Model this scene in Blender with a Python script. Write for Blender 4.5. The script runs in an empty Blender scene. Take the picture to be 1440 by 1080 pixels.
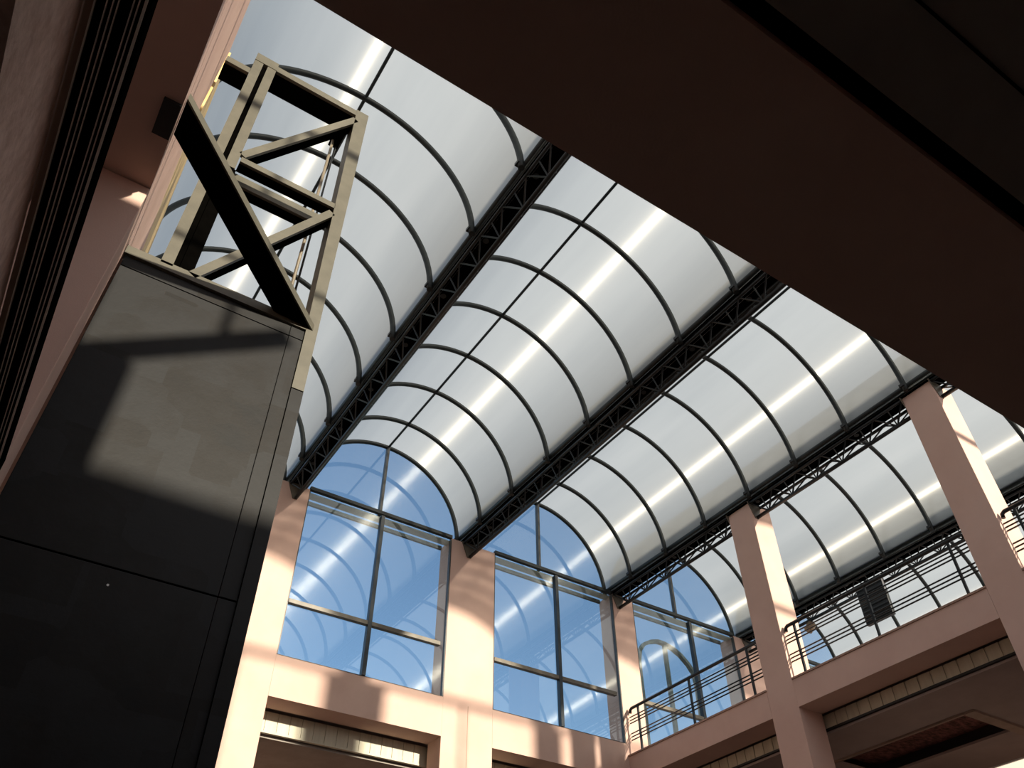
import bpy, bmesh, math, random
from mathutils import Vector, Matrix

# ---------------------------------------------------------------- camera, sky, sun, exposure
# plan unit = 1.4 m ; the eye is the plan origin, 1.6 m above the floor
S, EYE = 1.4, 1.6
sc = bpy.context.scene
col = sc.collection
random.seed(4)

def W(x, y, z):
    return Vector((x * S, y * S, z * S + EYE))

def make_camera():
    yaw, pitch, roll = (math.radians(a) for a in (33.35043, 43.45853, -0.1853))
    f = Vector((math.sin(yaw) * math.cos(pitch), math.cos(yaw) * math.cos(pitch), math.sin(pitch)))
    r0 = Vector((math.cos(yaw), -math.sin(yaw), 0))
    u0 = r0.cross(f)
    r = r0 * math.cos(roll) + u0 * math.sin(roll)
    u = u0 * math.cos(roll) - r0 * math.sin(roll)
    m = Matrix((r, u, -f)).transposed().to_4x4()
    m.translation = W(0, 0, 0)
    cd = bpy.data.cameras.new('camera')
    cd.sensor_width = 36.0
    cd.lens = 1151.288 / 1440 * 36
    cd.clip_start, cd.clip_end = 0.05, 500
    c = bpy.data.objects.new('camera', cd)
    c.matrix_world = m
    col.objects.link(c)
    sc.camera = c
make_camera()

SUN = Vector((0.164, -0.954, 0.252)).normalized()
def make_light():
    w = bpy.data.worlds.new('sky'); sc.world = w; w.use_nodes = True
    nt = w.node_tree; nt.nodes.clear()
    out = nt.nodes.new('ShaderNodeOutputWorld'); bg = nt.nodes.new('ShaderNodeBackground')
    tx = nt.nodes.new('ShaderNodeTexSky'); tx.sky_type = 'NISHITA'
    tx.sun_disc = False
    tx.sun_elevation = math.asin(SUN.z)
    tx.sun_rotation = math.atan2(SUN.x, SUN.y)
    tx.air_density, tx.dust_density, tx.ozone_density = 1.0, 0.8, 1.5
    bg.inputs['Strength'].default_value = SKY
    nt.links.new(tx.outputs[0], bg.inputs[0])
    # an added white veil over zenith and sunward sky, noise-broken, to whiten the vaults' light
    tc = nt.nodes.new('ShaderNodeTexCoord'); sp = nt.nodes.new('ShaderNodeSeparateXYZ'); nt.links.new(tc.outputs['Generated'], sp.inputs[0])
    nz = nt.nodes.new('ShaderNodeTexNoise'); nz.inputs['Scale'].default_value = 2.2; nz.inputs['Detail'].default_value = 6.0
    nt.links.new(tc.outputs['Generated'], nz.inputs['Vector'])
    ad = nt.nodes.new('ShaderNodeMath'); ad.operation = 'MULTIPLY_ADD'; ad.inputs[1].default_value = -.55
    nt.links.new(nz.outputs[0], ad.inputs[0]); nt.links.new(sp.outputs['Y'], ad.inputs[2])
    mr = nt.nodes.new('ShaderNodeMapRange'); mr.interpolation_type = 'SMOOTHSTEP'
    mr.inputs['From Min'].default_value = .42; mr.inputs['From Max'].default_value = -.10
    mr.inputs['To Min'].default_value = 0.0; mr.inputs['To Max'].default_value = .85
    nt.links.new(ad.outputs[0], mr.inputs['Value'])
    veil = nt.nodes.new('ShaderNodeBackground'); veil.inputs[0].default_value = (.93, .97, 1.0, 1); veil.inputs[1].default_value = VEIL
    mx = nt.nodes.new('ShaderNodeMixShader')
    nt.links.new(mr.outputs[0], mx.inputs[0]); nt.links.new(bg.outputs[0], mx.inputs[1]); nt.links.new(veil.outputs[0], mx.inputs[2])
    nt.links.new(mx.outputs[0], out.inputs[0])
    sd = bpy.data.lights.new('sun', 'SUN'); sd.energy = SUN_E; sd.angle = math.radians(1.3)
    sd.color = (1.0, 0.90, 0.72)
    so = bpy.data.objects.new('sun', sd); so.rotation_euler = SUN.to_track_quat('Z', 'Y').to_euler()
    so.location = W(0, -20, 12)
    col.objects.link(so)
SKY, VEIL, SUN_E = 0.158, 0.90, 6.3
make_light()
sc.view_settings.view_transform = 'Standard'
sc.view_settings.look = 'None'
sc.view_settings.exposure = 0.35
sc.view_settings.gamma = 1.0
sc.view_settings.use_curve_mapping = False

# ---------------------------------------------------------------- materials
def new_mat(name):
    m = bpy.data.materials.new(name); m.use_nodes = True
    nt = m.node_tree; nt.nodes.clear()
    out = nt.nodes.new('ShaderNodeOutputMaterial')
    return m, nt, out

def N(nt, kind, **inp):
    n = nt.nodes.new(kind)
    for k, v in inp.items():
        n.inputs[k.replace('_', ' ')].default_value = v
    return n

def noisy(name, c1, c2, scale=3.0, rough=0.7, metal=0.0, bump=0.0, bscale=60.0, stretch=(1, 1, 1), spec=0.4, lo=0.35, hi=0.65):
    m, nt, out = new_mat(name)
    L = nt.links.new
    tc = nt.nodes.new('ShaderNodeTexCoord'); mp = nt.nodes.new('ShaderNodeMapping'); mp.inputs['Scale'].default_value = stretch
    L(tc.outputs['Object'], mp.inputs[0])
    nz = N(nt, 'ShaderNodeTexNoise', Scale=scale, Detail=5.0, Roughness=0.6); L(mp.outputs[0], nz.inputs['Vector'])
    rp = nt.nodes.new('ShaderNodeValToRGB'); rp.color_ramp.elements[0].position = lo; rp.color_ramp.elements[1].position = hi
    rp.color_ramp.elements[0].color = (*c1, 1); rp.color_ramp.elements[1].color = (*c2, 1)
    L(nz.outputs[0], rp.inputs[0])
    b = N(nt, 'ShaderNodeBsdfPrincipled', Roughness=rough, Metallic=metal)
    b.inputs['Specular IOR Level'].default_value = spec
    L(rp.outputs[0], b.inputs['Base Color'])
    if bump:
        n2 = N(nt, 'ShaderNodeTexNoise', Scale=bscale, Detail=4.0); L(tc.outputs['Object'], n2.inputs['Vector'])
        bp = N(nt, 'ShaderNodeBump', Strength=bump, Distance=0.01); L(n2.outputs[0], bp.inputs['Height']); L(bp.outputs[0], b.inputs['Normal'])
    L(b.outputs[0], out.inputs[0])
    return m

M = {}
M['plaster'] = noisy('pink_plaster', (.59, .40, .335), (.64, .445, .375), 1.3, .85, bump=.15, bscale=90, spec=.2)
M['rough_plaster'] = noisy('rough_render', (.52, .36, .30), (.68, .50, .43), 14, .95, bump=.6, bscale=45, spec=.1)
M['gold'] = noisy('ochre_panel', (.55, .38, .15), (.68, .50, .24), 3, .6)
M['black_steel'] = noisy('black_painted_steel', (.006, .0065, .007), (.010, .011, .012), 5, .45, spec=.4)
M['rib_steel'] = noisy('dark_grey_painted_steel', (.011, .015, .016), (.019, .024, .025), 5, .5, spec=.35)
M['olive'] = noisy('olive_painted_steel', (.072, .066, .048), (.092, .084, .062), 6, .5, spec=.4)
M['web_and_shade'] = noisy('black_paint_and_shade', (.0012, .0011, .001), (.002, .0018, .0016), 5, 1.0, spec=.0)  # black parts, and the shade painted on undersides of the tower members
M['bronze'] = noisy('bronze_aluminium', (.045, .045, .045), (.07, .068, .062), 6, .4, spec=.5)
M['bar_bronze'] = noisy('brown_anodised_aluminium', (.10, .085, .065), (.15, .13, .10), 6, .4, spec=.5)
M['navy_bar'] = noisy('dark_blue_mullion', (.012, .02, .03), (.02, .032, .045), 6, .35, spec=.5)
M['flash'] = noisy('pale_flashing', (.42, .40, .31), (.52, .50, .40), 4, .5)
M['grey_frame'] = noisy('grey_green_frame', (.14, .15, .13), (.20, .21, .18), 4, .5)
M['cream'] = noisy('cream_cladding', (.50, .47, .37), (.57, .54, .43), 2, .6, stretch=(6, 6, .6))
M['dark_ceiling'] = noisy('dark_grey_ceiling', (.26, .235, .21), (.31, .28, .25), 2.5, .85, spec=.1)
M['brown_ceiling'] = noisy('brown_grey_ceiling', (.33, .27, .25), (.38, .31, .29), 1.5, .9, spec=.1)
M['brick'] = noisy('rough_red_masonry', (.05, .025, .02), (.26, .10, .085), 7, .9, bump=.7, bscale=20, stretch=(1, 2.5, 1))
M['trimwood'] = noisy('brown_timber_trim', (.30, .22, .17), (.36, .27, .22), 4, .7)
M['floor'] = noisy('stone_floor', (.10, .085, .075), (.13, .115, .10), 2, .5)
M['white'] = noisy('white_paint', (.8, .8, .78), (.85, .85, .83), 4, .5)
M['groove'] = noisy('bright_metal_line', (.75, .72, .68), (.85, .82, .78), 4, .4, metal=.3)
M['tan'] = noisy('tan_painted_rod', (.17, .14, .10), (.21, .175, .13), 5, .5)
M['lamp_body'] = noisy('bronze_lamp_body', (.16, .11, .07), (.22, .16, .1), 5, .5)
M['joint'] = noisy('joint_line', (.34, .22, .17), (.40, .26, .2), 4, .9)

def shaft_mat():
    m, nt, out = new_mat('weathered_dark_cladding'); L = nt.links.new
    tc = nt.nodes.new('ShaderNodeTexCoord')
    mp = nt.nodes.new('ShaderNodeMapping'); mp.inputs['Scale'].default_value = (1.6, 1.6, 2.4)
    L(tc.outputs['Object'], mp.inputs[0])
    br = nt.nodes.new('ShaderNodeTexVoronoi'); br.distance = 'CHEBYCHEV'; br.inputs['Scale'].default_value = 1.0
    br.inputs['Randomness'].default_value = .75
    L(mp.outputs[0], br.inputs['Vector'])
    n1 = N(nt, 'ShaderNodeTexNoise', Scale=1.6, Detail=7.0, Roughness=.65); L(tc.outputs['Object'], n1.inputs['Vector'])
    n2 = N(nt, 'ShaderNodeTexNoise', Scale=5.0, Detail=5.0, Roughness=.7); L(tc.outputs['Object'], n2.inputs['Vector'])
    sep = nt.nodes.new('ShaderNodeSeparateColor'); L(br.outputs['Color'], sep.inputs[0])
    a = nt.nodes.new('ShaderNodeMath'); a.operation = 'MULTIPLY_ADD'; a.inputs[1].default_value = .45
    L(sep.outputs[0], a.inputs[0]); L(n1.outputs[0], a.inputs[2])
    b2 = nt.nodes.new('ShaderNodeMath'); b2.operation = 'MULTIPLY_ADD'; b2.inputs[1].default_value = .35
    L(n2.outputs[0], b2.inputs[0]); L(a.outputs[0], b2.inputs[2])
    rp = nt.nodes.new('ShaderNodeValToRGB'); e = rp.color_ramp.elements
    e[0].position = .55; e[0].color = (.0034, .0034, .0037, 1); e[1].position = 1.15; e[1].color = (.0112, .0112, .0120, 1)
    x = e.new(.72); x.color = (.0062, .0047, .0037, 1)
    L(b2.outputs[0], rp.inputs[0])
    p = N(nt, 'ShaderNodeBsdfPrincipled', Roughness=.55, Metallic=.0); p.inputs['Specular IOR Level'].default_value = .22
    L(rp.outputs[0], p.inputs['Base Color'])
    bp = N(nt, 'ShaderNodeBump', Strength=.12, Distance=.02); L(n2.outputs[0], bp.inputs['Height']); L(bp.outputs[0], p.inputs['Normal'])
    L(p.outputs[0], out.inputs[0])
    return m
M['shaft'] = shaft_mat()

def sheet_mat():
    # fluted polycarbonate: lets part of the sun straight through, diffuses the rest and, like every fluted
    # sheet, scatters light in the plane across its flutes (they run around the arch)
    m, nt, out = new_mat('fluted_polycarbonate'); L = nt.links.new
    tc = nt.nodes.new('ShaderNodeTexCoord')
    mp = nt.nodes.new('ShaderNodeMapping'); mp.inputs['Scale'].default_value = (1.0, .10, 1.0)
    L(tc.outputs['Object'], mp.inputs[0])
    nz = N(nt, 'ShaderNodeTexNoise', Scale=1.5, Detail=4.0); L(mp.outputs[0], nz.inputs['Vector'])
    rp = nt.nodes.new('ShaderNodeValToRGB'); rp.color_ramp.elements[0].position = .3; rp.color_ramp.elements[1].position = .7
    rp.color_ramp.elements[0].color = (.36, .37, .37, 1); rp.color_ramp.elements[1].color = (.43, .435, .43, 1)
    L(nz.outputs[0], rp.inputs[0])
    tl = nt.nodes.new('ShaderNodeBsdfTranslucent'); L(rp.outputs[0], tl.inputs[0])
    tr = nt.nodes.new('ShaderNodeBsdfTransparent'); tr.inputs[0].default_value = (.97, .98, .98, 1)
    geo = nt.nodes.new('ShaderNodeNewGeometry')
    cr = nt.nodes.new('ShaderNodeVectorMath'); cr.operation = 'CROSS_PRODUCT'; cr.inputs[1].default_value = (0, 1, 0)
    L(geo.outputs['Normal'], cr.inputs[0])
    hair = nt.nodes.new('ShaderNodeBsdfHair'); hair.component = 'Transmission'
    hair.inputs['Color'].default_value = (1, .97, .9, 1)
    hair.inputs['RoughnessU'].default_value = STREAK_U; hair.inputs['RoughnessV'].default_value = 1.0
    L(cr.outputs[0], hair.inputs['Tangent'])
    a = nt.nodes.new('ShaderNodeMixShader'); a.inputs[0].default_value = T_CLEAR
    L(tl.outputs[0], a.inputs[1]); L(tr.outputs[0], a.inputs[2])
    b = nt.nodes.new('ShaderNodeMixShader'); b.inputs[0].default_value = STREAK
    L(a.outputs[0], b.inputs[1]); L(hair.outputs[0], b.inputs[2])
    L(b.outputs[0], out.inputs[0])
    return m
T_CLEAR, STREAK, STREAK_U = .16, .055, .005
M['sheet'] = sheet_mat()

def glass_mat(name, tint, base):
    m, nt, out = new_mat(name); L = nt.links.new
    tr = nt.nodes.new('ShaderNodeBsdfTransparent'); tr.inputs[0].default_value = (*tint, 1)
    gl = nt.nodes.new('ShaderNodeBsdfGlossy'); gl.inputs['Roughness'].default_value = 0.0
    gl.inputs['Color'].default_value = (1, 1, 1, 1)
    lw = nt.nodes.new('ShaderNodeLayerWeight'); lw.inputs['Blend'].default_value = .5
    pw = nt.nodes.new('ShaderNodeMath'); pw.operation = 'POWER'; pw.inputs[1].default_value = 4.0
    L(lw.outputs['Facing'], pw.inputs[0])
    ma = nt.nodes.new('ShaderNodeMath'); ma.operation = 'MULTIPLY_ADD'; ma.inputs[1].default_value = .8; ma.inputs[2].default_value = base
    ma.use_clamp = True
    L(pw.outputs[0], ma.inputs[0])
    mx = nt.nodes.new('ShaderNodeMixShader'); L(ma.outputs[0], mx.inputs[0]); L(tr.outputs[0], mx.inputs[1]); L(gl.outputs[0], mx.inputs[2])
    L(mx.outputs[0], out.inputs[0])
    return m
M['glass'] = glass_mat('window_glass', (.88, .94, .97), .07)
M['clear'] = glass_mat('clear_glass', (.97, .985, .98), .0)

def glow_mat():
    m, nt, out = new_mat('warm_glow')
    e = N(nt, 'ShaderNodeEmission', Strength=1.0); e.inputs[0].default_value = (1, .82, .6, 1)
    nt.links.new(e.outputs[0], out.inputs[0])
    return m
M['panel_glow'] = glow_mat()

# ---------------------------------------------------------------- mesh helpers (plan units)
class MB:
    def __init__(self):
        self.bm = bmesh.new()
    def v(self, p):
        return self.bm.verts.new(W(*p))
    def box(self, x0, x1, y0, y1, z0, z1):
        vs = [self.v((x, y, z)) for x in (x0, x1) for y in (y0, y1) for z in (z0, z1)]
        for f in ((0, 1, 3, 2), (4, 6, 7, 5), (0, 4, 5, 1), (2, 3, 7, 6), (0, 2, 6, 4), (1, 5, 7, 3)):
            self.bm.faces.new([vs[i] for i in f])
        return self
    def hexa(self, a, b):
        """prism between two quads (matching corner order)"""
        va = [self.v(p) for p in a]; vb = [self.v(p) for p in b]
        n = len(a)
        self.bm.faces.new(va[::-1]); self.bm.faces.new(vb)
        for i in range(n):
            self.bm.faces.new((va[i], va[(i + 1) % n], vb[(i + 1) % n], vb[i]))
        return self
    def prism_y(self, pts, y0, y1):
        return self.hexa([(x, y0, z) for x, z in pts], [(x, y1, z) for x, z in pts])
    def tube(self, pts, r, n=8, caps=True):
        pts = [Vector(p) for p in pts]
        rings = []
        up = None
        for i, p in enumerate(pts):
            d = (pts[min(i + 1, len(pts) - 1)] - pts[max(i - 1, 0)]).normalized()
            if up is None:
                up = Vector((0, 0, 1)) if abs(d.z) < .9 else Vector((1, 0, 0))
            a = d.cross(up).normalized(); b = a.cross(d).normalized(); up = b
            rings.append([self.v(p + (a * math.cos(t) + b * math.sin(t)) * r) for t in (2 * math.pi * k / n for k in range(n))])
        for r0, r1 in zip(rings, rings[1:]):
            for k in range(n):
                f = self.bm.faces.new((r0[k], r0[(k + 1) % n], r1[(k + 1) % n], r1[k])); f.smooth = n > 5
        if caps:
            self.bm.faces.new(rings[0][::-1]); self.bm.faces.new(rings[-1])
        return self
    def bar(self, p, q, w, h, side):
        """straight bar p-q; 'side' is the direction of width w, height h is perpendicular"""
        p, q, s = Vector(p), Vector(q), Vector(side).normalized()
        d = (q - p).normalized(); s = (s - d * s.dot(d)).normalized(); t = d.cross(s)
        c = [s * w / 2 + t * h / 2, -s * w / 2 + t * h / 2, -s * w / 2 - t * h / 2, s * w / 2 - t * h / 2]
        return self.hexa([p + o for o in c], [q + o for o in c])
    def disc(self, c, r, depth, axis, n=20):
        c, a = Vector(c), Vector(axis).normalized()
        return self.tube([c - a * depth / 2, c + a * depth / 2], r, n)

OFF = {}
def obj(name, mb, mat, parent=None, bevel=0.0):
    root = parent
    off = OFF.get(root.name, Vector((0, 0, 0))) if root else Vector((0, 0, 0))
    bmesh.ops.recalc_face_normals(mb.bm, faces=mb.bm.faces[:])
    if root:
        bmesh.ops.translate(mb.bm, verts=mb.bm.verts[:], vec=-off)
    me = bpy.data.meshes.new(name); mb.bm.to_mesh(me); mb.bm.free()
    me.materials.append(mat)
    o = bpy.data.objects.new(name, me); col.objects.link(o)
    if root:
        o.parent = root; OFF[o.name] = off
    if bevel:
        md = o.modifiers.new('bevel', 'BEVEL'); md.width = bevel; md.segments = 2; md.limit_method = 'ANGLE'
    return o

def tag(o, label, cat, group=None, kind=None):
    o['label'] = label; o['category'] = cat
    if group: o['group'] = group
    if kind: o['kind'] = kind
    return o

def thing(name, label, cat, base, group=None, kind='thing'):
    e = bpy.data.objects.new(name, None); col.objects.link(e)
    e.location = W(*base); e.empty_display_size = .1
    OFF[e.name] = e.location.copy()
    return tag(e, label, cat, group, kind)

def struct(name, mb, mat, label=None, cat=None, bevel=0):
    o = obj(name, mb, mat, None, bevel); o['kind'] = 'structure'
    if label: o['label'] = label; o['category'] = cat
    return o

def struct_root(name, base, label, cat):
    return thing(name, label, cat, base, None, 'structure')

FLOOR = -EYE / S
# ---------------------------------------------------------------- plan data
XL = [-.48, 2.62, 5.60, 8.68, 11.86, 14.95]          # left spring rail of each valley beam
CX = [1.10, 4.16, 7.20, 10.30, 13.42]
RV, ZS = [1.47, 1.41, 1.43, 1.48, 1.46], 7.30                                   # vault radius and springing height
RIBY = [10.12, 9.40, 8.48, 7.53, 6.57, 5.63, 4.69, 3.72, 2.77, 1.81, .86, .06]
YN, YF = 0.0, 10.16
COLX = [(2.46, 2.96), (5.41, 6.23), (8.69, 9.15), (11.65, 12.30), (14.75, 15.40)]
WINX = [(-.29, 2.46), (2.96, 5.41), (6.23, 8.69), (9.15, 11.65), (12.30, 14.75)]
DEP = .37

# ---------------------------------------------------------------- setting: floor, walls, slabs
struct('floor', MB().box(-6, 17, -6, 14, FLOOR - .15, FLOOR), M['floor'], 'pale stone floor of the atrium below', 'floor')

def far_wall():
    mb = MB()
    edges = [(-.29, 2.46)] + [(a[1], b[0]) for a, b in zip(COLX, COLX[1:])]
    for x0, x1 in edges:
        mb.box(x0, x1, 10, 10 + DEP, 4.17, 4.71)
    return struct('wall_far', mb, M['plaster'], 'sunlit pink plaster spandrel of the far wall under the big windows', 'wall')
far_wall()

colnames = ['sunlit pink column of the far wall beside the dark steel tower',
            'broad sunlit pink column between the two big far windows',
            'pink corner column of the far wall where the balcony railing starts',
            'pink column of the far wall seen behind the balcony railing',
            'pink column at the far end of the upper gallery']
for (x0, x1), lb in zip(COLX, colnames):
    o = obj('column', MB().box(x0, x1, 10, 10 + DEP, FLOOR, 7.30), M['plaster'], None, .008)
    tag(o, lb, 'column', 'columns of the far wall', 'thing')
    if x1 - x0 > .7 and x0 < 6:
        obj('joint_line', MB().box(5.815, 5.823, 9.9985, 10.002, FLOOR, 4.66), M['joint'], o)

YC = [(-.23, .20), (3.43, 3.86), (6.66, 7.11)]
rlab = ['pink column of the right gallery overhead beside the near slab',
        'large pink column at right, nearer of the two beside the railings',
        'pink column at right, farther of the two beside the railings']
for (y0, y1), lb in list(zip(YC, rlab))[1:]:
    o = obj('column', MB().box(8.72, 9.15, y0, y1, FLOOR, 7.30), M['plaster'], None, .008)
    tag(o, lb, 'column', 'columns of the right gallery', 'thing')

spans = [(.21, 3.43), (3.86, 6.66), (7.11, 10.0)]
blab = ['pink edge beam of the right gallery nearest the dark overhead slab',
        'pink edge beam of the right gallery between its two columns',
        'pink edge beam of the right gallery meeting the sunlit far wall']
for (y0, y1), lb in zip(spans, blab):
    t = thing('edge_beam', lb, 'beam', (8.72, (y0 + y1) / 2, 4.16), 'edge beams of the right gallery')
    obj('beam_body', MB().box(8.72, 9.15, y0, y1, 4.16, 4.51), M['plaster'], t)
    obj('coping', MB().box(8.705, 9.15, y0, y1, 4.512, 4.535), M['joint'], t)

# right gallery: floor slab above, dropped ceiling below with an opening
struct('floor_gallery', MB().box(9.16, 15.4, -.2, 9.99, 4.36, 4.50), M['brown_ceiling'], 'gallery floor behind the railings at right', 'floor')
hx0, hx1, hy1 = 10.09, 11.08, 5.36
cm = MB().box(9.22, hx0, .2, 9.98, 3.93, 3.96).box(hx1, 12.75, .2, 9.98, 3.93, 3.96).box(hx0, hx1, hy1 + 1.95, 9.98, 3.93, 3.96).box(hx0, hx1, .2, hy1, 3.93, 3.96)
struct('ceiling_gallery', cm, M['brown_ceiling'], 'dark brown dropped ceiling under the right gallery', 'ceiling')
struct('wall_masonry', MB().box(hx0 - .1, hx1 + .1, hy1 - .1, hy1 + 2.1, 4.12, 4.2), M['brick'], 'rough dark red masonry showing through the open ceiling panel', 'ceiling')
t = struct_root('trim_1', (hx0, hy1, 3.93), 'brown timber frame around the open panel in the gallery ceiling', 'frame')
obj('frame_rail', MB().box(hx0 - .04, hx1 + .35, hy1 - .17, hy1 - .03, 3.90, 3.929), M['trimwood'], t)
obj('frame_rail', MB().box(hx0 - .05, hx0 - .01, hy1 - .03, hy1 + 2.0, 3.905, 3.929), M['trimwood'], t)
struct('wall_gallery_back', MB().box(12.8, 13.0, .2, 9.98, FLOOR, 4.3), M['plaster'], 'back wall of the shops under the right gallery', 'wall')
t = thing('glow_panel', 'bright warm glowing panel in the gallery ceiling at the lower right corner', 'light', (12.4, 5.3, 3.90))
obj('panel_frame', MB().box(12.06, 12.74, 4.3, 6.4, 3.912, 3.929), M['white'], t)
obj('glow_face', MB().box(12.09, 12.71, 4.33, 6.37, 3.903, 3.911), M['panel_glow'], t)  # glowing panel gives the bright corner patch; its source is unknown

def fascia(x, y0, y1, label):
    t = thing('fascia_panel', label, 'panel', (x, (y0 + y1) / 2, 3.97), 'ribbed fascia panels under the right gallery')
    obj('board', MB().box(x + .012, x + .035, y0, y1, 3.985, 4.155), M['cream'], t)
    mb = MB(); n = int((y1 - y0) / .17)
    for i in range(n):
        yy = y0 + (i + .5) * (y1 - y0) / n
        mb.box(x, x + .012, yy - .078, yy + .078, 3.985, 4.155)
    o = obj('ribbing', mb, M['cream'], t)
    obj('edge_strip', MB().box(x - .02, x + .04, y0, y1, 3.962, 3.984), M['black_steel'], t)
fl = ['ribbed cream panel under the gallery beam nearest the overhead slab',
      'ribbed cream panel under the gallery beam between the two right columns',
      'ribbed cream panel under the gallery beam next to the far wall']
for (y0, y1), lb in zip(spans, fl):
    fascia(9.2, y0 - (.2 if y0 > 1 else 0), y1 + (.2 if y1 < 9.9 else -.02), lb)

# shops behind the far wall
wb = MB().box(-.3, 8.6, 10.52, 13, 3.86, 3.9)
struct('ceiling_far', wb, M['dark_ceiling'], 'dark ceiling of the shops behind the far wall', 'ceiling')
struct('wall_back', MB().box(-.3, 8.6, 13, 13.2, FLOOR, 4.3), M['plaster'], 'back wall of the far shops', 'wall')
struct('floor_terrace', MB().box(-.3, 15.4, 10.38, 13, 4.22, 4.4), M['brown_ceiling'], 'roof terrace outside the far windows', 'floor')
for (x0, x1), lb in zip(WINX[1:3], ('ribbed cream panel over the shopfront below the left big window',
                                    'ribbed cream panel over the shopfront below the second big window')):
    t = thing('fascia_panel', lb, 'panel', ((x0 + x1) / 2, 10.45, 3.88), 'ribbed fascia panels over the far shopfronts')
    obj('board', MB().box(x0 - .05, x1 + .05, 10.462, 10.49, 3.92, 4.16), M['cream'], t)
    mb = MB(); n = 15
    for i in range(n):
        xx = x0 + (i + .5) * (x1 - x0) / n
        mb.box(xx - .078, xx + .078, 10.45, 10.462, 3.92, 4.16)
    obj('ribbing', mb, M['cream'], t)
    obj('edge_strip', MB().box(x0 - .05, x1 + .05, 10.44, 10.49, 3.895, 3.919), M['cream'], t)
# end-of-shop side walls keep the openings closed sideways
struct('wall_shop_sides', MB().box(2.5, 2.9, 10.38, 13, FLOOR, 3.86).box(5.5, 6.1, 10.38, 13, FLOOR, 3.86), M['plaster'], 'cross walls between the far shops', 'wall')

# storeys below the frame: shopfront walls and first-floor slabs that close the atrium
low = MB().box(13.0, 13.2, -3.4, 13.2, FLOOR, 3.2).box(-3.4, -3.2, -3.4, 13.2, FLOOR, 4.4).box(-3.2, 13.0, -3.4, -3.2, FLOOR, 4.45).box(8.6, 13.0, 13.0, 13.2, FLOOR, 4.3)
struct('wall_ground', low, M['plaster'], 'walls of the storeys below the frame', 'wall')
fl1 = MB().box(9.15, 13.0, -3.2, 9.9, 2.04, 2.3).box(-3.2, 13.0, 10.0, 13.0, 2.04, 2.3)
struct('floor_first', fl1, M['brown_ceiling'], 'first-floor slabs below the frame', 'floor')

# left wall
wl = MB().box(-.72, -.29, -.2, 9.99, 4.40, 5.84).box(-.72, -.31, -.2, 9.99, 5.86, 7.26)
struct('wall_left', wl, M['plaster'], 'pink upper wall along the left side', 'wall')
struct('trim_2', MB().box(-.31, -.292, 4.15, 9.98, 5.87, 7.26), M['gold'], 'ochre fascia board on the left wall behind the tower', 'trim')
o = obj('edge_beam', MB().box(-.75, -.29, -.2, 9.99, 4.16, 4.39), M['plaster']); tag(o, 'pink beam along the left wall carrying the black wall plate', 'beam', None, 'thing')
o = obj('column', MB().box(-.76, -.29, 3.43, 3.86, FLOOR, 4.155), M['plaster'], None, .006); tag(o, 'shaded pink column on the left beside the dark steel tower', 'column', None, 'thing')
struct('wall_left_back', MB().box(-3.2, -3.0, -3, 10, FLOOR, 4.4), M['plaster'], 'back wall of the left gallery', 'wall')
struct('ceiling_left', MB().box(-3.0, -.76, -3, 10, 4.22, 4.36), M['brown_ceiling'], 'ceiling of the left gallery', 'ceiling')
struct('trim_3', MB().tube([(XL[0] + .09, YN, 7.34), (XL[0] + .09, YF, 7.34)], .04), M['black_steel'], 'dark spring rail on top of the left wall', 'rail')

# first-floor slabs right over the camera
struct('ceiling_near', MB().box(-.28, 10.5, .39, .93, 2.04, 2.32), M['plaster'], 'dark pink plaster soffit of the slab overhead', 'ceiling')
cn = MB().box(-.28, 10.5, -3.0, .335, 2.06, 2.3)
struct('ceiling_tile', cn, M['dark_ceiling'], 'dark grey ceiling under the overhead slab', 'ceiling')
struct('trim_4', MB().box(-.28, 10.5, .335, .39, 2.10, 2.30), M['web_and_shade'], 'black recessed strip between soffit and ceiling overhead', 'trim')
struct('trim_5', MB().box(-.28, 10.5, .125, .133, 2.052, 2.06), M['web_and_shade'], 'dark seam line in the ceiling overhead', 'trim')
o = obj('lintel_beam', MB().box(-.78, -.425, .2, 3.41, 1.54, 2.035), M['rough_plaster'])
tag(o, 'rough pinkish concrete lintel at the far left edge beside the black track', 'beam', None, 'thing')
struct('ceiling_left_tile', MB().box(-3.0, -.79, -3, 3.41, 1.56, 1.8), M['dark_ceiling'], 'dark ceiling at the far left edge', 'ceiling')
t = thing('sliding_track', 'black multi-groove door track running overhead along the left edge', 'track', (-.35, 1.5, 2.04))
obj('channel', MB().box(-.402, -.285, .2, 3.41, 2.045, 2.12), M['web_and_shade'], t)
for x, w in ((-.402, .004), (-.377, .0026), (-.364, .0026), (-.353, .0026), (-.322, .0026), (-.311, .0026), (-.297, .006)):
    obj('runner', MB().box(x - w / 2, x + w / 2, .2, 3.41, 2.036, 2.045), M['groove'], t)
obj('side_cheek', MB().box(-.423, -.404, .2, 3.41, 2.045, 2.12), M['trimwood'], t)

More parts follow.
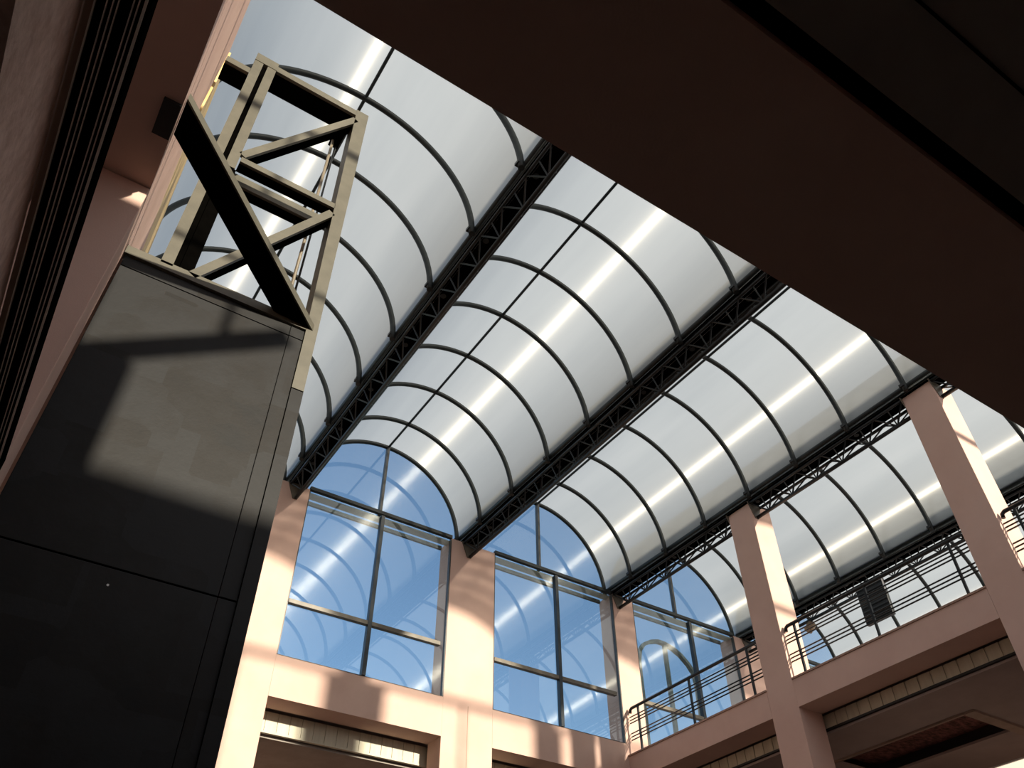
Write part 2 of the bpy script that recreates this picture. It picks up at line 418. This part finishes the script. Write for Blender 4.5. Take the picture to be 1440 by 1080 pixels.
# near end wall behind the camera (mirrors the far wall, throwing column and transom shadows, plus added shade blocks)
nw = MB()
for x0, x1 in COLX[:3]:
    nw.box(x0, x1, -.23, .14, 2.33, 7.30)
for a, b in zip(COLX, COLX[1:3]):
    nw.box(a[1], b[0], -.23, .14, 4.16, 4.71)
nw.box(-.29, 9.15, -.23, .14, 2.33, 3.3)
nw.box(-.29, .67, -.23, .14, 3.3, 4.28)  # added block, keeps the sun off the tower's left part
nw.box(-.29, .36, -.23, .14, 4.28, 4.86)  # added block, shades the left column
nw.bar((.40, 0, 4.24), (1.48, 0, 4.98), .1, .15, (0, 1, 0))  # added bar, casts the slanting shadow band on the tower
for x0, x1 in WINX[:4]:
    nw.box(x0, x1, -.05, .05, 7.27, 7.36)
    nw.box(x0, x1, -.03, .03, 5.44, 5.49)
    nw.box((x0 + x1) / 2 - .025, (x0 + x1) / 2 + .025, -.03, .03, 4.71, 7.27)
struct('wall_near', nw, M['plaster'], 'near end wall of the atrium behind the camera, with added shadow-casting blocks', 'wall')

# ---------------------------------------------------------------- roof vaults
def arc(cx, r, z0=ZS, n=36, a0=0.0, a1=math.pi):
    return [(cx + r * math.cos(a0 + (a1 - a0) * i / n), z0 + r * math.sin(a0 + (a1 - a0) * i / n)) for i in range(n + 1)]

vlab = ['leftmost translucent barrel vault, behind the olive steel tower',
        'translucent barrel vault over the first big far window',
        'translucent barrel vault over the second big far window',
        'translucent barrel vault just beyond the right columns',
        'rightmost translucent barrel vault, seen past the railing bars']
for i, cx in enumerate(CX):
    R0 = RV[i]
    t = thing('barrel_vault', vlab[i], 'skylight', (cx, 5, ZS), 'parallel barrel vaults of the skylight roof')
    mb = MB()
    pts = [(XL[i + 1] + .01, ZS + .02)] + arc(cx, R0 + .048, n=48)
    ys = [YN + (YF - YN) * k / 12 for k in range(13)]
    grid = [[mb.v((x, y, z)) for x, z in pts] for y in ys]
    for a, b in zip(grid, grid[1:]):
        for k in range(len(pts) - 1):
            f = mb.bm.faces.new((a[k], a[k + 1], b[k + 1], b[k])); f.smooth = True
    obj('roof_sheet', mb, M['sheet'], t)
    for y in RIBY:
        rb = obj('rib', MB().tube([(x, y, z) for x, z in arc(cx, R0, n=40)], .036, 10), M['rib_steel'], t)
        obj('foot_plate', MB().box(cx - R0 - .04, cx - R0 + .02, y - .05, y + .05, ZS + .03, ZS + .06), M['black_steel'], rb)
        obj('foot_plate', MB().box(cx + R0 - .05, cx + R0 + .025, y - .022, y + .05, ZS + .065, ZS + .105), M['black_steel'], rb)
    obj('ridge_purlin', MB().tube([(cx, YN, ZS + R0 - .005), (cx, YF, ZS + R0 - .005)], .02, 8), M['rib_steel'], t)

# ---------------------------------------------------------------- valley beams
def lattice(p0, p1, q0, q1, y0, y1, step=.45, r=.011):
    """zig-zag between chord p (x,z) and chord q"""
    mb = MB(); n = max(1, round((y1 - y0) / step)); h = (y1 - y0) / n
    for k in range(n):
        a, b, c = y0 + k * h, y0 + (k + .5) * h, y0 + (k + 1) * h
        mb.tube([(p0, a, p1), (q0, b, q1)], r, 5); mb.tube([(q0, b, q1), (p0, c, p1)], r, 5)
        mb.tube([(p0, b, p1), (q0, b, q1)], r * .9, 5)
    return mb
tlab = ['black gutter truss between the leftmost vault and the next, nearest the tower',
        'black gutter truss ending on the broad far column between the big windows',
        'black gutter truss carried by the right gallery columns',
        'black gutter truss seen beyond the right gallery railing',
        'black gutter truss at the far right end of the roof']
for i, x in enumerate(XL[1:]):
    t = thing('roof_truss', tlab[i], 'truss', (x + .14, 5, 7.06), 'valley trusses of the skylight roof')
    for dx, nm in ((.0, 'spring_rail'), (.30, 'spring_rail')):
        obj(nm, MB().tube([(x + dx, .0, 7.40), (x + dx, 10.1, 7.40)], .036, 8), M['rib_steel'], t)
    obj('gutter', MB().prism_y([(x + .025, 7.35), (x + .025, 7.315), (x + .225, 7.315), (x + .225, 7.35), (x + .24, 7.35), (x + .24, 7.305), (x + .01, 7.305), (x + .01, 7.35)], .0, 10.08), M['web_and_shade'], t)
    segs = [(.20, 3.42), (3.87, 6.65), (7.12, 9.98)] if i == 2 else [(.20, 9.98)]
    lt, rt, bt = (x + .03, 7.275), (x + .262, 7.275), (x + .15, 7.06)
    for y0, y1 in segs:
        for c, r in ((lt, .02), (rt, .022), (bt, .028)):
            obj('chord', MB().tube([(c[0], y0, c[1]), (c[0], y1, c[1])], r, 8), M['black_steel'], t)
        obj('web_lattice', lattice(*lt, *bt, y0, y1), M['black_steel'], t)
        obj('web_lattice', lattice(*rt, *bt, y0, y1), M['black_steel'], t)
        obj('end_plate', MB().prism_y([(x - .01, 7.30), (x + .28, 7.30), (x + .17, 7.035), (x + .10, 7.035)], y1, y1 + .012), M['bar_bronze'], t)
        if i == 2 and y0 > 1:
            obj('end_plate', MB().prism_y([(x - .01, 7.30), (x + .28, 7.30), (x + .17, 7.035), (x + .10, 7.035)], y0 - .012, y0), M['bar_bronze'], t)

# ---------------------------------------------------------------- windows of the far wall
wl_ = ['tall far window hidden behind the dark tower', 'big blue four-pane window left of the broad far column',
       'big blue four-pane window right of the broad far column', 'blue window behind the balcony railing, with a grey arch outside',
       'blue window at the far end of the gallery behind the railing']
al_ = ['arched glazing over the window behind the tower', 'arched glazing above the left big window',
       'arched glazing above the second big window', 'arched glazing above the window behind the railing',
       'arched glazing at the far end of the rightmost vault']
for i, (x0, x1) in enumerate(WINX):
    t = struct_root('window_%d' % (i + 1), ((x0 + x1) / 2, 10.03, 4.71), wl_[i], 'window')
    obj('pane', MB().box(x0 + .01, x1 - .01, 10.03, 10.034, 4.715, 7.27), M['glass'], t)
    fr = MB().box(x0, x0 + .012, 10.0, 10.05, 4.712, 7.27).box(x1 - .022, x1, 9.995, 10.05, 4.712, 7.27).box(x0, x1, 10.0, 10.05, 4.705, 4.716)
    obj('window_frame', fr, M['bronze'], t)
    mx = [1.1, 4.175, 7.47, 10.52, 13.6][i]
    obj('mullion', MB().box(mx - .03, mx + .03, 9.98, 10.06, 4.716, 7.27), M['navy_bar'], t, .004)
    zb = 5.47
    obj('transom', MB().box(x0 + .012, mx - .031, 9.985, 10.055, zb - .03, zb + .03), M['bar_bronze'], t, .004)
    obj('transom', MB().box(mx + .031, x1 - .1, 9.985, 10.055, zb - .03, zb + .03), M['bar_bronze'], t, .004)
    obj('head_bar', MB().box(x0, x1, 9.98, 10.04, 7.29, 7.345), M['rib_steel'], t)
    obj('flashing', MB().box(x0, x1, 10.05, 10.2, 7.262, 7.272), M['flash'], t)
    obj('outer_bar', MB().box(x0, x1, 10.34, 10.38, 7.27, 7.33), M['bar_bronze'], t)
    cx, R0 = CX[i], RV[i]
    t = struct_root('window_%d' % (i + 11), (cx, 10.14, ZS), al_[i], 'window')
    mb = MB(); pts = arc(cx, R0 - .01, n=36)
    a = [(x, z) for x, z in pts]
    mb.prism_y(a, 10.12, 10.124)
    obj('pane', mb, M['glass'], t)
    obj('mullion', MB().box(cx - .022, cx + .022, 10.08, 10.15, 7.34, ZS + R0), M['bronze'], t)

# grey arched frame standing outside the third window
t = thing('arched_frame', 'grey arched steel frame standing outside the window behind the railing', 'frame', (10.5, 10.8, 4.4))
k = 10.75 / 10.3
ac = [(9.44 + .0 * k, 4.2)] 
P = [(9.42, 4.35), (9.42, 6.35), (9.47, 6.56), (9.58, 6.70), (9.74, 6.79), (9.92, 6.845), (10.08, 6.845), (10.28, 6.80), (10.45, 6.72), (10.62, 6.58), (10.72, 6.45), (10.76, 6.25), (10.76, 4.35)]
PP = [(x * k, 10.75, max(4.405, z * k)) for x, z in P]
mb = MB()
for a, b in zip(PP, PP[1:]):
    mb.bar(a, b, .085, .06, (0, 1, 0))
obj('arch_bar', mb, M['grey_frame'], t)
obj('mullion', MB().box(10.09 * k - .035, 10.09 * k + .035, 10.72, 10.78, 4.405, 6.83 * k), M['grey_frame'], t)
obj('crossbar', MB().box(9.44 * k, 10.05 * k, 10.73, 10.77, 5.60 * k - .02, 5.60 * k + .02), M['grey_frame'], t)
obj('crossbar', MB().box(10.13 * k, 10.75 * k, 10.73, 10.77, 5.60 * k - .02, 5.60 * k + .02), M['grey_frame'], t)

# ---------------------------------------------------------------- balcony railings
def railing(y0, y1, posts, label):
    x = 8.80
    t = thing('balcony_railing', label, 'railing', (x, (y0 + y1) / 2, 4.535), 'black railings of the right gallery')
    hz = 5.255
    h = MB().tube([(x, y0 + .032, hz - .07), (x, y0 + .037, hz - .02), (x, y0 + .07, hz), (x, y1 - .07, hz), (x, y1 - .037, hz - .02), (x, y1 - .032, hz - .07)], .024, 8)
    obj('handrail', h, M['black_steel'], t)
    for z in (5.125, 5.075, 5.03, 4.87, 4.82, 4.77):
        obj('rail', MB().tube([(x, y0 + .005, z), (x, y1 - .005, z)], .0095, 6), M['black_steel'], t)
    for y in posts:
        obj('post', MB().box(x - .014, x + .014, y - .014, y + .014, 4.536, hz), M['black_steel'], t)
railing(7.115, 9.985, (9.76, 8.57, 7.37), 'black balcony railing in front of the far window, left of the column')
railing(3.86, 6.66, (6.48, 5.31, 4.10), 'black balcony railing between the two right columns')
railing(.21, 3.43, (3.25, 2.05, .9), 'black balcony railing at the right edge beyond the nearest column')

# louvred box under the truss behind the railing, floodlight beside it
t = thing('louvred_box', 'dark louvred box hanging under the truss behind the right railing', 'box', (12.1, 7.11, 6.45))
obj('casing', MB().box(11.86, 11.935, 6.80, 7.33, 6.42, 7.12), M['black_steel'], t, .01)
for k2 in range(8):
    z = 6.46 + k2 * .08
    obj('louvre', MB().hexa([(11.845, 6.82, z), (11.86, 6.82, z + .03), (11.86, 6.82, z + .04), (11.845, 6.82, z + .01)],
                            [(11.845, 7.31, z), (11.86, 7.31, z + .03), (11.86, 7.31, z + .04), (11.845, 7.31, z + .01)]), M['black_steel'], t)
obj('side_strap', MB().box(11.845, 11.865, 6.78, 6.799, 6.85, 7.12), M['groove'], t)
t = thing('floodlight', 'small bronze floodlight on the truss above the right railing', 'lamp', (11.93, 8.45, 6.85))
obj('lamp_housing', MB().tube([(11.90, 8.50, 6.84), (11.93, 8.47, 6.89), (11.97, 8.43, 6.96)], .075, 14), M['lamp_body'], t)
obj('bracket', MB().tube([(11.97, 8.43, 6.96), (11.99, 8.43, 7.04)], .014, 8), M['black_steel'], t)
obj('mounting_arm', MB().box(11.785, 11.822, 8.50, 8.56, 7.30, 7.46), M['bar_bronze'], t)

# ---------------------------------------------------------------- dark tower with open olive steel frame
D = 3.9
t = thing('steel_tower', 'dark clad lift tower with an open olive steel frame on top, at left', 'tower', (.35, 4.4, FLOOR))
obj('shaft_body', MB().box(-.275, .95, 3.96, 5.0, FLOOR, 4.02), M['shaft'], t)
rows = [(3.98, 4.065), (2.06, 3.972), (.15, 2.052), (FLOOR, .142)]
for z0, z1 in rows:
    obj('cladding_panel', MB().box(-.28, .8068, 3.92, 3.958, z0, z1), M['shaft'], t, .004)
    obj('cladding_panel', MB().box(.808, .9045, 3.918, 3.958, z0, z1), M['shaft'], t, .004)
obj('screw', MB().tube([(.301, 3.918, 1.966), (.301, 3.926, 1.966)], .006, 10), M['white'], t)
obj('shaded_corner_post', MB().box(.905, .985, 3.90, 4.0, FLOOR, 3.53), M['shaft'], t)  # lower part of the olive post, its shadow painted with the cladding colour
ol, bw = M['olive'], M['web_and_shade']
obj('frame_post', MB().box(.905, .985, 3.9, 4.0, 3.54, 4.05).hexa([(.905, 3.9, 4.05), (.985, 3.9, 4.05), (.985, 4.05, 4.05), (.905, 4.05, 4.05)], [(.868, 3.9, 7.03), (.985, 3.9, 7.03), (.985, 4.05, 7.03), (.868, 4.05, 7.03)]), ol, t)
p = obj('frame_post', MB().box(-.085, -.01, 3.90, 3.96, 4.12, 6.93), ol, t)
obj('flange', MB().box(.03, .105, 3.90, 3.96, 5.36, 6.93), ol, p)
obj('web_plate', MB().box(-.01, .03, 3.93, 3.97, 4.12, 6.93), bw, p)
obj('web_plate', MB().box(.03, .117, 3.91, 4.08, 4.12, 5.36), bw, p)
obj('cap_plate', MB().box(-.087, .107, 3.895, 3.965, 6.93, 7.05), ol, p)
def member(name, face, soff):
    q = obj(name, face, ol, t)
    obj('shaded_underside', soff, bw, q)  # underside of the olive member, its shade painted in black
member('top_beam', MB().box(.105, .87, 3.90, 3.93, 6.93, 7.01), MB().box(.105, .87, 3.93, 4.12, 6.925, 6.95))
member('side_beam', MB().box(-.29, -.087, 3.90, 3.93, 6.68, 6.76), MB().box(-.29, -.087, 3.93, 4.09, 6.67, 6.69))
member('middle_beam', MB().box(.118, .89, 3.90, 3.925, 5.475, 5.535), MB().box(.118, .89, 3.925, 4.0, 5.47, 5.49))
member('rear_beam', MB().box(-.05, .84, 4.085, 4.11, 5.44, 5.56), MB().box(-.05, .84, 4.11, 4.19, 5.435, 5.455))
def diag(a, b):
    d = Vector(b) - Vector(a)
    n = Vector((-d.z, 0, d.x)).normalized()
    if n.z < 0: n = -n
    A, B = Vector(a), Vector(b)
    f = MB().bar(A, B, .03, .062, (0, 1, 0))
    o = Vector((0, .065, 0)) - n * .02
    member('diagonal', f, MB().bar(A + o, B + o, .10, .02, (0, 1, 0)))
diag((.115, 3.915, 5.56), (.88, 3.915, 6.86))
diag((.88, 3.915, 5.41), (.115, 3.915, 4.12))
obj('base_beam', MB().box(-.29, .903, 3.90, 3.96, 4.07, 4.14), ol, t)
# big knee brace from the left wall to the front corner
a0, a1 = Vector((-.285, 2.94, 4.275)), Vector((.80, 3.90, 4.13))
dirh = (a1 - a0).normalized(); sd = Vector((-dirh.y, dirh.x, 0)).normalized()
mb = MB()
def quad(c, w, h):
    return [c - sd * w / 2 - Vector((0, 0, h / 2)), c + sd * w / 2 - Vector((0, 0, h / 2)), c + sd * w / 2 + Vector((0, 0, h / 2)), c - sd * w / 2 + Vector((0, 0, h / 2))]
def brace_end(y, off, z):     # point on the brace axis line, shifted sideways, at depth y
    tt = (y - (a0 + sd * off).y) / dirh.y
    q = a0 + sd * off + dirh * tt
    return Vector((q.x, y, z))
def brace_wall(x, off, dz):
    q = a0 + sd * off; tt = (x - q.x) / dirh.x; q = q + dirh * tt
    return Vector((x, q.y, q.z + dz))
def brace_front(y, off, dz):
    q = a0 + sd * off; tt = (y - q.y) / dirh.y; q = q + dirh * tt
    return Vector((q.x, y, q.z + dz))
w = .088
und = MB().hexa([brace_wall(-.285, -w, -.03), brace_wall(-.285, w, -.03), brace_wall(-.285, w, .015), brace_wall(-.285, -w, .015)],
                [brace_front(3.90, -w, -.03), brace_front(3.90, w, -.03), brace_front(3.90, w, .015), brace_front(3.90, -w, .015)])
q = obj('knee_brace', und, bw, t)  # underside of the brace, shade put into the black colour
fw = w + .012
fl_ = MB().hexa([brace_wall(-.285, -fw, -.035), brace_wall(-.285, -w, -.035), brace_wall(-.285, -w, .025), brace_wall(-.285, -fw, .025)],
                [brace_front(3.90, -fw, -.035), brace_front(3.90, -w, -.035), brace_front(3.90, -w, .025), brace_front(3.90, -fw, .025)])
obj('flange', fl_, ol, q)
obj('wall_plate', MB().box(-.385, -.292, 2.80, 3.04, 4.135, 4.158), M['black_steel'], q)
obj('guide_rod', MB().tube([(.80, 4.25, 4.2), (.80, 4.25, 6.95)], .013, 8), M['tan'], t)
obj('guide_rod', MB().tube([(.845, 4.3, 4.2), (.845, 4.3, 6.95)], .009, 8), M['black_steel'], t)
obj('top_tie', MB().box(.78, .87, 4.05, 4.32, 6.93, 6.97), bw, t)
